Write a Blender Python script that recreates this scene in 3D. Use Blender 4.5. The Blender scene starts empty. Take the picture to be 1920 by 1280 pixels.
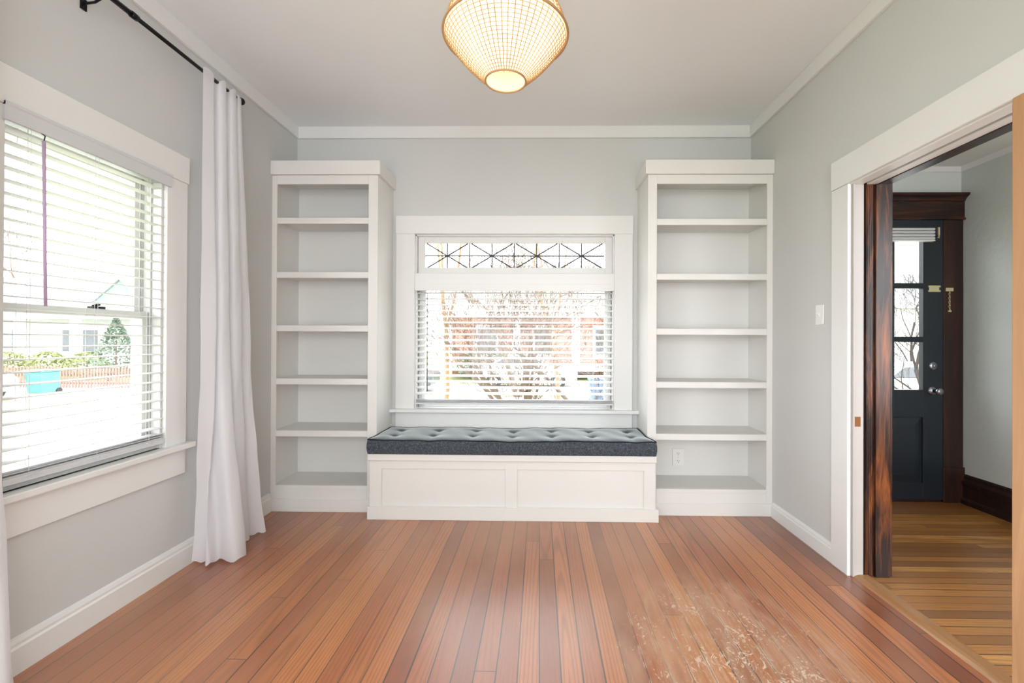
import bpy, bmesh, math, random
from mathutils import Vector, Matrix
PI = math.pi
S = bpy.context.scene
COL = S.collection

# ------------------------------------------------------------------ camera
cam_d = bpy.data.cameras.new('camera')
cam = bpy.data.objects.new('camera', cam_d); COL.objects.link(cam)
cam_d.sensor_fit = 'HORIZONTAL'; cam_d.sensor_width = 36.0
cam_d.lens = 853.0 / 1920.0 * 36.0
cam_d.shift_x = -(997.45 - 960.0) / 1920.0
cam_d.shift_y = (632.9 - 640.0) / 1920.0
cam_d.clip_start = 0.02; cam_d.clip_end = 300
cam.matrix_world = (Matrix.Translation((0, 0, 1.2)) @ Matrix.Rotation(0.0163, 4, 'Z') @
                    Matrix.Rotation(PI / 2 + 0.0036, 4, 'X') @ Matrix.Rotation(0.0045, 4, 'Z'))
S.camera = cam

# ------------------------------------------------------------------ world, exposure
SKY = 6.0
w = bpy.data.worlds.new('sky'); S.world = w; w.use_nodes = True
bgn = w.node_tree.nodes['Background']
bgn.inputs[0].default_value = (0.94, 0.97, 1.0, 1); bgn.inputs[1].default_value = SKY
vs = S.view_settings
vs.view_transform = 'Standard'; vs.look = 'None'; vs.exposure = 0.46; vs.gamma = 1.0; vs.use_curve_mapping = False
try:
    S.cycles.max_bounces = 10; S.cycles.diffuse_bounces = 6; S.cycles.glossy_bounces = 4
    S.cycles.transmission_bounces = 6; S.cycles.transparent_max_bounces = 24
    S.cycles.use_denoising = True; S.cycles.sample_clamp_indirect = 8.0
except Exception: pass

def area(name, loc, rot, sx, sy, power, col=(1, 1, 1), portal=False, spread=PI):
    d = bpy.data.lights.new(name, 'AREA'); d.shape = 'RECTANGLE'; d.size = sx; d.size_y = sy
    d.energy = power; d.color = col; d.spread = spread
    o = bpy.data.objects.new(name, d); COL.objects.link(o); o.location = loc; o.rotation_euler = rot
    if portal: d.cycles.is_portal = True
    return o
XL0 = -1.868
# daylight portals in the window openings
area('portal_left_window', (-2.06, 1.883, 1.33), (0, -PI / 2, 0), 1.34, 0.69, 1, portal=True)
area('portal_back_window', (-0.19, 3.64, 1.33), (-PI / 2, 0, 0), 1.5, 1.35, 1, portal=True)
area('portal_door_glass', (2.5, 3.52, 1.4), (-PI / 2, 0, 0), 0.74, 1.15, 1, portal=True)
# portals for the unseen windows added out of view to light room and hall
area('portal_added_rear_window', (-0.1, -1.47, 1.425), (PI / 2, 0, 0), 2.4, 1.85, 1, portal=True)
area('portal_added_left_window', (XL0 - .18, -0.05, 1.378), (0, -PI / 2, 0), 1.445, 1.9, 1, portal=True)
area('portal_added_hall_window', (2.525, -1.47, 1.25), (PI / 2, 0, 0), 1.15, 2.3, 1, portal=True)
area('portal_added_hall_side_window', (3.34, 0.05, 1.45), (0, PI / 2, 0), 1.7, 1.7, 1, portal=True)

# ------------------------------------------------------------------ dimensions
XL, XR, YB, H = -1.868, 1.596, 3.465, 2.82
YR = -1.3                       # rear wall
YF, YN = 3.135, 3.015           # bookcase fronts, bench front
HX0, HX1, HH = 1.78, 3.165, 2.50  # hall
GZ = -0.95                      # ground outside

# ------------------------------------------------------------------ materials
def mat(name, col, rough=0.5, spec=0.5, metal=0.0, **kw):
    m = bpy.data.materials.new(name); m.use_nodes = True
    b = m.node_tree.nodes['Principled BSDF']
    b.inputs['Base Color'].default_value = (*col, 1); b.inputs['Roughness'].default_value = rough
    b.inputs['Specular IOR Level'].default_value = spec; b.inputs['Metallic'].default_value = metal
    for k, v in kw.items(): b.inputs[k.replace('_', ' ')].default_value = v
    return m
class NT:
    def __init__(s, m): s.m = m; s.t = m.node_tree; s.b = s.t.nodes.get('Principled BSDF')
    def n(s, typ, **kw):
        x = s.t.nodes.new(typ)
        for k, v in kw.items():
            if k.startswith('i_'):
                key = k[2:]; key = int(key) if key.isdigit() else key.replace('_', ' ')
                x.inputs[key].default_value = v
            else: setattr(x, k, v)
        return x
    def l(s, a, b): s.t.links.new(a, b)
    def math(s, op, a, b=None, c=None):
        x = s.t.nodes.new('ShaderNodeMath'); x.operation = op
        for i, v in enumerate((a, b, c)):
            if v is None: continue
            if isinstance(v, (int, float)): x.inputs[i].default_value = v
            else: s.l(v, x.inputs[i])
        return x.outputs[0]
    def pos(s): 
        return s.n('ShaderNodeNewGeometry').outputs['Position']
    def vec(s, x, y, z):
        c = s.n('ShaderNodeCombineXYZ')
        for i, v in enumerate((x, y, z)):
            if isinstance(v, (int, float)): c.inputs[i].default_value = v
            else: s.l(v, c.inputs[i])
        return c.outputs[0]
    def scale(s, v, sc):
        x = s.n('ShaderNodeVectorMath', operation='MULTIPLY'); s.l(v, x.inputs[0]); x.inputs[1].default_value = sc
        return x.outputs[0]
    def noise(s, v, sc, detail=4, rough=.5, dist=0):
        x = s.n('ShaderNodeTexNoise', i_Scale=sc, i_Detail=detail, i_Roughness=rough, i_Distortion=dist)
        s.l(v, x.inputs['Vector']); return x.outputs['Fac']
    def ramp(s, f, stops):
        r = s.n('ShaderNodeValToRGB'); el = r.color_ramp.elements
        while len(el) < len(stops): el.new(0.5)
        for e, (p, c) in zip(el, stops):
            e.position = p; e.color = (*c, 1) if len(c) == 3 else c
        s.l(f, r.inputs[0]); return r.outputs[0]
    def mix(s, f, a, b, mode='MIX'):
        x = s.n('ShaderNodeMix', data_type='RGBA', blend_type=mode)
        for i, v in ((0, f), (6, a), (7, b)):
            if isinstance(v, (int, float)): x.inputs[i].default_value = v
            elif isinstance(v, tuple): x.inputs[i].default_value = (*v, 1)
            else: s.l(v, x.inputs[i])
        return x.outputs[2]
    def bump(s, h, strength=.3, dist=.01):
        x = s.n('ShaderNodeBump', i_Strength=strength, i_Distance=dist); s.l(h, x.inputs['Height'])
        s.l(x.outputs[0], s.b.inputs['Normal'])
    def sep(s, v):
        x = s.n('ShaderNodeSeparateXYZ'); s.l(v, x.inputs[0]); return x.outputs

def painted(name, col, rough=.55, var=.04, bscale=60, bstr=.08, spec=.35):
    m = mat(name, col, rough, spec); t = NT(m); p = t.pos()
    n = t.noise(p, 2.2, 3)
    c2 = tuple(v * (1 - var) for v in col)
    t.l(t.mix(n, tuple(v * (1 + var * .5) for v in col), c2), t.b.inputs['Base Color'])
    t.bump(t.noise(p, bscale, 4), bstr, .004)
    return m
M = {}
M['wall'] = painted('grey_wall_paint', (.60, .61, .60), .75, .03, 45, .12, .2)
M['ceil'] = painted('ceiling_paint', (.82, .84, .85), .85, .02, 30, .12, .15)
M['trim'] = painted('white_trim_paint', (.76, .765, .755), .38, .025, 90, .06, .4)
M['case'] = painted('white_bookcase_paint', (.74, .735, .71), .42, .035, 70, .08, .35)
M['hallwall'] = painted('green_grey_plaster', (.62, .66, .635), .6, .06, 24, .5, .35)
M['hallceil'] = painted('hall_ceiling_paint', (.72, .74, .73), .8, .02, 40, .1, .2)
M['blind'] = mat('white_blind_plastic', (.82, .82, .82), .35, .4, Transmission_Weight=0.0)
M['rail'] = mat('grey_white_rail_plastic', (.62, .63, .645), .4, .4)
M['jambpaint'] = painted('grimy_jamb_paint', (.50, .47, .45), .5, .12, 50, .2)
M['sash'] = painted('white_sash_paint', (.72, .72, .71), .4, .02, 80, .05)
M['screen'] = mat('grey_window_channel', (.50, .51, .51), .6)
M['blackmetal'] = mat('black_iron', (.012, .012, .014), .35, .5, .6)
M['darkgap'] = mat('dark_gap', (.02, .018, .016), .9, .1)
M['cord'] = mat('white_cord', (.7, .7, .7), .8)
M['wand'] = mat('purple_grey_wand', (.50, .36, .52), .3)
M['wand2'] = mat('grey_wand', (.16, .16, .17), .3)
M['plate'] = mat('white_cover_plate', (.80, .80, .78), .3, .5)
M['brass'] = mat('aged_brass', (.55, .38, .16), .35, .5, .9)
M['pale_brass'] = mat('pale_brass', (.78, .68, .42), .35, .5, .7)
M['chrome'] = mat('dark_nickel', (.28, .30, .34), .22, .5, .95)
M['lead'] = mat('lead_came', (.06, .06, .06), .6)
M['rust'] = mat('rusty_strike', (.28, .11, .04), .7, .3, .3)

def glass():
    m = bpy.data.materials.new('clear_glass'); m.use_nodes = True; t = m.node_tree; t.nodes.clear()
    o = t.nodes.new('ShaderNodeOutputMaterial'); mx = t.nodes.new('ShaderNodeMixShader')
    tr = t.nodes.new('ShaderNodeBsdfTransparent'); gl = t.nodes.new('ShaderNodeBsdfGlossy')
    tr.inputs[0].default_value = (.97, .98, .975, 1); gl.inputs['Roughness'].default_value = .02
    fr = t.nodes.new('ShaderNodeFresnel'); fr.inputs[0].default_value = 1.45
    ge = t.nodes.new('ShaderNodeNewGeometry'); sb = t.nodes.new('ShaderNodeMath'); sb.operation = 'SUBTRACT'; sb.inputs[0].default_value = 1
    ml = t.nodes.new('ShaderNodeMath'); ml.operation = 'MULTIPLY'; t.links.new(ge.outputs['Backfacing'], sb.inputs[1])
    t.links.new(fr.outputs[0], ml.inputs[0]); t.links.new(sb.outputs[0], ml.inputs[1]); t.links.new(ml.outputs[0], mx.inputs[0]); t.links.new(tr.outputs[0], mx.inputs[1]); t.links.new(gl.outputs[0], mx.inputs[2])
    t.links.new(mx.outputs[0], o.inputs[0]); return m
M['glass'] = glass()

def sheer(name, col, transl=.45, transp=.12):
    m = bpy.data.materials.new(name); m.use_nodes = True; t = m.node_tree; t.nodes.clear()
    o = t.nodes.new('ShaderNodeOutputMaterial')
    a = t.nodes.new('ShaderNodeMixShader'); b = t.nodes.new('ShaderNodeMixShader')
    d = t.nodes.new('ShaderNodeBsdfDiffuse'); tl = t.nodes.new('ShaderNodeBsdfTranslucent'); tp = t.nodes.new('ShaderNodeBsdfTransparent')
    d.inputs[0].default_value = (*col, 1); tl.inputs[0].default_value = (*col, 1)
    a.inputs[0].default_value = transl; b.inputs[0].default_value = transp
    t.links.new(d.outputs[0], a.inputs[1]); t.links.new(tl.outputs[0], a.inputs[2])
    t.links.new(a.outputs[0], b.inputs[1]); t.links.new(tp.outputs[0], b.inputs[2]); t.links.new(b.outputs[0], o.inputs[0])
    return m
M['curtain'] = sheer('white_sheer_cloth', (.93, .93, .96), .40, .10)
M['liner'] = sheer('cream_lamp_liner', (.95, .89, .74), .6, .06)
M['slat'] = sheer('white_slat', (.88, .88, .88), .22, 0.0)

def wood_floor(name, axis, pw, off, light, cols, seedv, wear):
    m = mat(name, (.4, .2, .1), .3, .55); t = NT(m)
    x, y, z = t.sep(t.pos())
    if axis == 'Y': u, v = x, y
    else: u, v = y, x
    a = t.math('DIVIDE', t.math('SUBTRACT', u, off), pw)
    idx = t.math('FLOOR', a); fr = t.math('FRACT', a)
    wn = t.n('ShaderNodeTexWhiteNoise', noise_dimensions='1D'); t.l(t.math('ADD', idx, seedv), wn.inputs['W']); r1 = wn.outputs['Value']
    # staggered end joints
    seg = t.math('ADD', t.math('DIVIDE', v, 4.7), t.math('MULTIPLY', r1, 7.3))
    sidx = t.math('FLOOR', seg); sfr = t.math('FRACT', seg)
    wn2 = t.n('ShaderNodeTexWhiteNoise', noise_dimensions='2D')
    t.l(t.vec(idx, sidx, 0), wn2.inputs['Vector']); r2 = wn2.outputs['Value']
    # grain: long streaks plus cathedral rings
    gv = t.vec(t.math('MULTIPLY', u, 1.0), t.math('ADD', t.math('MULTIPLY', v, .05), t.math('MULTIPLY', r2, 31)), t.math('MULTIPLY', r2, 17))
    fine = t.noise(gv, 260, 4, .6)
    wv = t.n('ShaderNodeTexWave', wave_type='RINGS', rings_direction='Z', i_Scale=22.0, i_Distortion=5.0, i_Detail=3.0)
    wv.inputs['Detail Scale'].default_value = .8
    rv = t.vec(t.math('ADD', t.math('MULTIPLY', t.math('SUBTRACT', fr, t.math('MULTIPLY', r2, 1.4)), pw), t.math('MULTIPLY', t.math('SUBTRACT', r1, .5), .12)),
               t.math('MULTIPLY', t.math('SUBTRACT', sfr, .5), .16), t.math('MULTIPLY', r2, 9))
    t.l(rv, wv.inputs['Vector']); rings = wv.outputs['Fac']
    base = t.ramp(r2, cols)
    big = t.noise(t.vec(u, t.math('MULTIPLY', v, .5), 3.0), 2.0, 4, .6)
    c = t.mix(t.math('MULTIPLY', t.ramp(rings, [(.45, (0, 0, 0)), (.95, (1, 1, 1))]), t.math('MULTIPLY', t.ramp(r2, [(.30, (.25, .25, .25)), (.75, (1, 1, 1))]), .36)), base, tuple(k * .45 for k in cols[0][1]))
    c = t.mix(t.math('MULTIPLY', t.ramp(fine, [(.35, (0, 0, 0)), (.7, (1, 1, 1))]), .26), c, tuple(k * .5 for k in cols[0][1]))
    c = t.mix(t.math('MULTIPLY', t.ramp(big, [(.45, (0, 0, 0)), (.75, (1, 1, 1))]), .25), c, light)
    # dark seams
    edge = t.math('MINIMUM', fr, t.math('SUBTRACT', 1, fr))
    rs = t.n('ShaderNodeTexWhiteNoise', noise_dimensions='1D'); t.l(t.math('ADD', idx, seedv + 55.5), rs.inputs['W'])
    sw = t.math('ADD', .018, t.math('MULTIPLY', rs.outputs['Value'], .024))
    seam = t.math('LESS_THAN', edge, sw)
    end = t.math('LESS_THAN', t.math('MINIMUM', sfr, t.math('SUBTRACT', 1, sfr)), .0004)
    seam = t.math('MAXIMUM', seam, end)
    c = t.mix(t.math('MULTIPLY', seam, .9), c, (.02, .009, .006))
    rough = t.math('ADD', .30, t.math('MULTIPLY', big, .14))
    if wear:
        # pale scuffed patch on the right of the room floor: finish worn off along the boards
        dx = t.math('DIVIDE', t.math('SUBTRACT', t.math('ADD', u, t.math('MULTIPLY', v, .06)), .86), .50)
        dy = t.math('DIVIDE', t.math('SUBTRACT', v, 1.6), .85)
        rad = t.math('ADD', t.math('MULTIPLY', dx, dx), t.math('MULTIPLY', dy, dy))
        msk = t.math('MAXIMUM', t.math('SUBTRACT', 1, rad), 0)
        s1 = t.noise(t.vec(u, t.math('MULTIPLY', v, .16), 5.0), 34, 5, .62)
        s2 = t.math('ADD', t.noise(t.vec(u, t.math('MULTIPLY', v, .6), 8.0), 30, 6, .72, 2.2), t.math('MULTIPLY', t.math('SUBTRACT', t.noise(t.vec(u, v, 2.0), 6.5, 2), .5), .35))
        pl = t.ramp(t.math('ADD', s1, t.math('MULTIPLY', msk, .16)), [(.62, (0, 0, 0)), (.78, (1, 1, 1))])
        ph = t.ramp(t.math('ADD', s2, t.math('MULTIPLY', msk, .145)), [(.69, (0, 0, 0)), (.74, (1, 1, 1))])
        mm = t.math('MINIMUM', t.math('MULTIPLY', msk, 2.5), 1)
        dry = t.math('MULTIPLY', mm, t.ramp(t.noise(t.vec(u, t.math('MULTIPLY', v, .3), 4.0), 9, 4), [(.35, (0, 0, 0)), (.6, (1, 1, 1))]))
        c = t.mix(t.math('MULTIPLY', dry, .42), c, (.66, .42, .27))
        nearseam = t.math('LESS_THAN', t.math('SUBTRACT', edge, sw), .035)
        brk = t.ramp(t.noise(t.vec(t.math('MULTIPLY', u, .5), t.math('MULTIPLY', v, .9), 6.0), 11, 4), [(.5, (0, 0, 0)), (.6, (1, 1, 1))])
        c = t.mix(t.math('MULTIPLY', t.math('MULTIPLY', t.math('MULTIPLY', nearseam, brk), t.math('SUBTRACT', 1, seam)), t.math('MULTIPLY', mm, .7)), c, (.78, .66, .52))
        c = t.mix(t.math('MULTIPLY', t.math('MULTIPLY', pl, mm), .5), c, (.62, .45, .33))
        c = t.mix(t.math('MULTIPLY', t.math('MULTIPLY', ph, mm), .85), c, (.80, .68, .54))
        lft = t.math('MULTIPLY', t.ramp(t.noise(t.vec(u, t.math('MULTIPLY', v, .4), 1.0), 1.3, 3), [(.45, (0, 0, 0)), (.62, (1, 1, 1))]), .3)
        c = t.mix(lft, c, (.56, .30, .16))
        rough = t.math('ADD', rough, t.math('MULTIPLY', t.math('MULTIPLY', pl, mm), .25))
    t.l(c, t.b.inputs['Base Color']); t.l(rough, t.b.inputs['Roughness'])
    h = t.math('SUBTRACT', t.math('MULTIPLY', fine, .12), seam)
    h = t.math('ADD', h, t.math('MULTIPLY', t.noise(t.vec(u, t.math('MULTIPLY', v, .3), 0.0), 14, 2), .5))
    t.b.inputs['Coat Weight'].default_value = .8; t.b.inputs['Coat Roughness'].default_value = .31
    t.bump(h, .35, .0018)
    return m
M['floor'] = wood_floor('reddish_pine_boards', 'Y', .078, .083 - .078 * 40, (.68, .33, .15),
                        [(0.0, (.21, .052, .016)), (.35, (.32, .085, .024)), (.7, (.43, .130, .036)), (1.0, (.58, .200, .052))], 3.3, True)
M['hallfloor'] = wood_floor('amber_oak_boards', 'X', .057, .01, (.46, .24, .09),
                        [(0.0, (.26, .10, .022)), (.4, (.42, .17, .035)), (.75, (.56, .24, .05)), (1.0, (.68, .33, .09))], 8.1, False)

def stained(name, dark, bright, axis='Z', scale=14, th=.5, rough=.28):
    m = mat(name, dark, rough, .5); t = NT(m)
    p = t.scale(t.pos(), {'Z': (1, 1, .10), 'X': (.12, 1, 1), 'Y': (1, .1, 1)}[axis])
    n = t.noise(p, scale, 5, .62, .8); f = t.noise(p, scale * 7, 4, .6)
    c = t.ramp(n, [(th - .08, dark), (th + .04, tuple((a + b) / 2.6 for a, b in zip(dark, bright))), (th + .2, bright)])
    c = t.mix(t.math('MULTIPLY', f, .5), c, dark)
    t.l(c, t.b.inputs['Base Color']); t.bump(f, .3, .002); return m
M['jambwood'] = stained('dark_stained_fir', (.018, .006, .004), (.42, .12, .03), 'Z', 22, .53)
M['headwood'] = stained('dark_stained_head', (.016, .006, .004), (.13, .034, .014), 'X', 26, .54)
M['sidewood'] = stained('dark_stained_casing', (.02, .009, .007), (.085, .022, .013), 'Z', 18, .56)
M['pine'] = stained('raw_pine', (.50, .27, .13), (.66, .38, .19), 'Z', 10, .48, .6)
M['strip'] = stained('threshold_oak', (.34, .16, .06), (.55, .32, .16), 'Y', 16, .48, .3)
m = mat('blue_black_door_paint', (.012, .017, .024), .32, .5); t = NT(m)
t.bump(t.noise(t.scale(t.pos(), (.3, 1, 1)), 60, 4), .25, .002); M['doorpaint'] = m

def fabric():
    m = mat('charcoal_denim', (.055, .068, .085), .9, .2, Sheen_Weight=1.0, Sheen_Roughness=.35)
    t = NT(m); m.node_tree.nodes['Principled BSDF'].inputs['Sheen Tint'].default_value = (.9, .97, .96, 1)
    x, y, z = t.sep(t.pos())
    wx = t.n('ShaderNodeTexNoise', i_Scale=520.0, i_Detail=3.0); t.l(t.scale(t.pos(), (1, .3, 1)), wx.inputs['Vector'])
    wy = t.n('ShaderNodeTexNoise', i_Scale=330.0, i_Detail=3.0); t.l(t.scale(t.pos(), (.3, 1, .3)), wy.inputs['Vector'])
    s_ = t.math('MULTIPLY', t.math('ADD', wx.outputs['Fac'], wy.outputs['Fac']), .5)
    t.l(t.ramp(s_, [(.38, (.030, .037, .047)), (.52, (.058, .070, .086)), (.66, (.14, .165, .19))]), t.b.inputs['Base Color'])
    t.bump(s_, .5, .002); return m
M['denim'] = fabric()
M['piping'] = mat('dark_piping', (.02, .024, .032), .8, .2)
M['cane'] = mat('tan_cane', (.48, .29, .14), .6, .3)
M['bulb'] = mat('lit_bulb', (1, .9, .7), .3)
_b = M['bulb'].node_tree.nodes['Principled BSDF']; _b.inputs['Emission Color'].default_value = (1, .84, .58, 1); _b.inputs['Emission Strength'].default_value = 12

def outd(name, col, sc=3, var=.25, rough=.9):
    m = mat(name, col, rough, .2); t = NT(m); n = t.noise(t.pos(), sc, 5, .6)
    t.l(t.mix(n, tuple(v * (1 + var) for v in col), tuple(v * (1 - var) for v in col)), t.b.inputs['Base Color']); return m
M['concrete'] = outd('pale_concrete', (.46, .45, .43), 2, .12)
M['asphalt'] = outd('pale_asphalt', (.38, .38, .38), 6, .15)
M['grass'] = outd('winter_grass', (.30, .33, .16), 5, .35)
M['bark'] = outd('grey_brown_bark', (.16, .115, .09), 12, .35)
M['bark_tan'] = outd('tan_bark', (.30, .19, .11), 12, .3)
M['bark_dark'] = outd('dark_bark', (.05, .04, .035), 12, .35)
M['leaf'] = outd('evergreen_leaf', (.13, .17, .125), 9, .5)
M['leaf2'] = outd('yellow_green_leaf', (.26, .28, .12), 9, .4)
M['siding'] = outd('pale_siding', (.62, .62, .60), 1, .05)
M['greensiding'] = outd('green_gable_siding', (.20, .30, .25), 1, .1)
M['roof'] = outd('grey_shingle', (.30, .30, .30), 20, .25)
M['darkpane'] = mat('dark_house_pane', (.09, .10, .11), .15, .5)
M['fence'] = outd('red_brown_fence', (.26, .165, .135), 6, .25)
M['teal'] = mat('teal_bin_plastic', (.10, .30, .29), .5)
M['bluebin'] = mat('blue_bin_plastic', (.10, .17, .34), .5)
M['whitepaint'] = mat('white_exterior_paint', (.75, .75, .74), .6)
M['tyre'] = mat('black_tyre', (.03, .03, .03), .8)
M['carwhite'] = mat('white_car_paint', (.7, .7, .7), .25)
M['cardark'] = mat('dark_grey_car_paint', (.07, .08, .09), .25)
M['carsilver'] = mat('silver_car_paint', (.32, .33, .36), .3)
m = mat('red_brick', (.4, .16, .1), .9, .2); t = NT(m)
bk = t.n('ShaderNodeTexBrick', i_Scale=1.0); bk.inputs['Brick Width'].default_value = .22; bk.inputs['Row Height'].default_value = .075; bk.inputs['Mortar Size'].default_value = .008
x, y, z = t.sep(t.pos()); t.l(t.vec(t.math('ADD', x, y), z, 0), bk.inputs['Vector'])
bk.inputs['Color1'].default_value = (.36, .14, .09, 1); bk.inputs['Color2'].default_value = (.27, .10, .07, 1); bk.inputs['Mortar'].default_value = (.45, .40, .36, 1)
t.l(bk.outputs[0], t.b.inputs['Base Color']); M['brick'] = m

# ------------------------------------------------------------------ mesh helpers
def base_of(p):
    while p.parent: p = p.parent
    return Vector(p.location)
class MB:
    def __init__(s): s.bm = bmesh.new()
    def box(s, x0, x1, y0, y1, z0, z1):
        if x0 > x1: x0, x1 = x1, x0
        if y0 > y1: y0, y1 = y1, y0
        if z0 > z1: z0, z1 = z1, z0
        v = [s.bm.verts.new(p) for p in ((x0,y0,z0),(x1,y0,z0),(x1,y1,z0),(x0,y1,z0),(x0,y0,z1),(x1,y0,z1),(x1,y1,z1),(x0,y1,z1))]
        for f in ((0,3,2,1),(4,5,6,7),(0,1,5,4),(1,2,6,5),(2,3,7,6),(3,0,4,7)): s.bm.faces.new([v[i] for i in f])
        return s
    def prism(s, pts, vec):
        vec = Vector(vec); a = [s.bm.verts.new(p) for p in pts]; b = [s.bm.verts.new(Vector(p) + vec) for p in pts]
        s.bm.faces.new(a[::-1]); s.bm.faces.new(b)
        for i in range(len(a)):
            j = (i + 1) % len(a); s.bm.faces.new((a[i], a[j], b[j], b[i]))
        return s
    def tube(s, pts, rad, n=8, caps=True, closed=False):
        pts = [Vector(p) for p in pts]; R = rad if isinstance(rad, (list, tuple)) else [rad] * len(pts)
        rings = []; N = len(pts); up = None
        for i, p in enumerate(pts):
            if closed: d = pts[(i + 1) % N] - pts[i - 1]
            else: d = pts[min(i + 1, N - 1)] - pts[max(i - 1, 0)]
            d.normalize()
            if up is None: up = Vector((0, 0, 1)) if abs(d.z) < .9 else Vector((1, 0, 0))
            a = d.cross(up)
            if a.length < 1e-5: a = d.cross(Vector((0.3, 1, 0.2)))
            a.normalize(); b = a.cross(d).normalized(); up = b
            rings.append([s.bm.verts.new(p + (a * math.cos(2*PI*k/n) + b * math.sin(2*PI*k/n)) * R[i]) for k in range(n)])
        for i in range(N if closed else N - 1):
            r0, r1 = rings[i], rings[(i + 1) % N]
            for k in range(n): s.bm.faces.new((r0[k], r0[(k+1)%n], r1[(k+1)%n], r1[k]))
        if caps and not closed and n > 2:
            s.bm.faces.new(rings[0][::-1]); s.bm.faces.new(rings[-1])
        return s
    def lathe(s, prof, c, axis='Z', n=32):
        c = Vector(c); rings = []
        for r, h in prof:
            ring = []
            for k in range(n):
                a = 2*PI*k/n; u, v = math.cos(a) * r, math.sin(a) * r
                p = {'Z': (u, v, h), 'Y': (u, h, v), 'X': (h, u, v)}[axis]
                ring.append(s.bm.verts.new(c + Vector(p)))
            rings.append(ring)
        for r0, r1 in zip(rings, rings[1:]):
            for k in range(n): s.bm.faces.new((r0[k], r0[(k+1)%n], r1[(k+1)%n], r1[k]))
        return s
    def build(s, name, m, parent=None, loc=None, smooth=False, bev=0, seg=1, **props):
        me = bpy.data.meshes.new(name)
        bmesh.ops.recalc_face_normals(s.bm, faces=s.bm.faces)
        if parent is not None: L = base_of(parent)
        elif loc is not None: L = Vector(loc)
        else: L = Vector((0, 0, 0))
        bmesh.ops.translate(s.bm, verts=s.bm.verts, vec=-L)
        s.bm.to_mesh(me); s.bm.free()
        for f in me.polygons: f.use_smooth = smooth
        me.materials.append(M[m] if isinstance(m, str) else m)
        o = bpy.data.objects.new(name, me); COL.objects.link(o)
        if parent is not None: o.parent = parent
        else: o.location = L
        if bev:
            b = o.modifiers.new('bevel', 'BEVEL'); b.width = bev; b.segments = seg; b.limit_method = 'ANGLE'
        for k, v in props.items(): o[k] = v
        return o
def thing(name, loc, label, cat, group=None):
    o = bpy.data.objects.new(name, None); COL.objects.link(o); o.location = loc; o.empty_display_size = .1
    o['label'] = label; o['category'] = cat
    if group: o['group'] = group
    return o
def tag(o, label, cat, group=None):
    o['label'] = label; o['category'] = cat
    if group: o['group'] = group
    return o
def struct(mb, name, m, parent=None, **kw):
    o = mb.build(name, m, parent, **kw)
    if parent is None: o['kind'] = 'structure'
    return o
def box(*a): return MB().box(*a)

# ------------------------------------------------------------------ setting: floor, walls, ceiling
struct(box(XL - .15, XR + .012, YR - .15, YB + .15, -.12, 0), 'floor', 'floor')
struct(box(XR + .075, HX1 + .15, YR - .15, YB + .15, -.12, 0), 'floor', 'hallfloor')
struct(box(XL - .16, XR + .09, YR - .15, YB + .16, H, H + .12), 'ceiling', 'ceil')
struct(box(HX0 - .09, HX1 + .16, YR - .15, YB + .16, HH, HH + .12), 'ceiling', 'hallceil')
# left wall with window opening Y 1.54..2.225, Z .655..2.005
WY0, WY1, WZ0, WZ1 = 1.54, 2.225, .655, 2.005
mb = MB(); x0, x1 = XL - .16, XL
mb.box(x0, x1, YR - .15, -1.0, 0, H).box(x0, x1, .9, WY0, 0, H).box(x0, x1, -1.0, .9, 0, .655).box(x0, x1, -1.0, .9, 2.1, H).box(x0, x1, WY1, YB + .16, 0, H).box(x0, x1, WY0, WY1, 0, WZ0).box(x0, x1, WY0, WY1, WZ1, H)
struct(mb, 'wall_left', 'wall')
# back wall: window opening X -.951..566, Z .66..1.995
BX0, BX1, BZ0, BZ1 = -.951, .566, .66, 1.995
mb = MB(); y0, y1 = YB, YB + .16
mb.box(XL, BX0, y0, y1, 0, H).box(BX1, HX0 - .09, y0, y1, 0, H).box(BX0, BX1, y0, y1, 0, BZ0).box(BX0, BX1, y0, y1, BZ1, H)
struct(mb, 'wall_back', 'wall')
# hall end wall with the front door opening X 1.99..3.0, Z 0..2.105
DX0, DX1, DZ1 = 1.99, 3.0, 2.105
mb = MB(); mb.box(HX0 - .09, DX0 - .02, YB, YB + .16, 0, HH).box(DX1 + .02, HX1, YB, YB + .16, 0, HH).box(DX0 - .02, DX1 + .02, YB, YB + .16, DZ1 + .01, HH)
struct(mb, 'wall_hall_back', 'hallwall')
x0, x1 = HX1, HX1 + .16
struct(MB().box(x0, x1, YR - .15, -.8, 0, HH).box(x0, x1, .9, YB + .16, 0, HH).box(x0, x1, -.8, .9, 0, .6).box(x0, x1, -.8, .9, 2.3, HH), 'wall_hall_right', 'hallwall')
o_ = struct(MB().box(x0 - .02, x0, -.93, -.8, .6, 2.3).box(x0 - .02, x0, .9, 1.03, .6, 2.3).box(x0 - .024, x0, -.93, 1.03, 2.3, 2.42).box(x0 - .045, x0, -.95, 1.05, .57, .6), 'added_window_6', 'sidewood')  # unseen side window, added to brighten the hall
MB().box(x0 + .05, x0 + .09, -.8, -.75, .6, 2.3).box(x0 + .05, x0 + .09, .85, .9, .6, 2.3).box(x0 + .05, x0 + .09, -.8, .9, 1.43, 1.47).box(x0 + .05, x0 + .09, -.8, .9, .6, .65).box(x0 + .05, x0 + .09, -.8, .9, 2.25, 2.3).build('sash', 'sidewood', o_)
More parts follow.
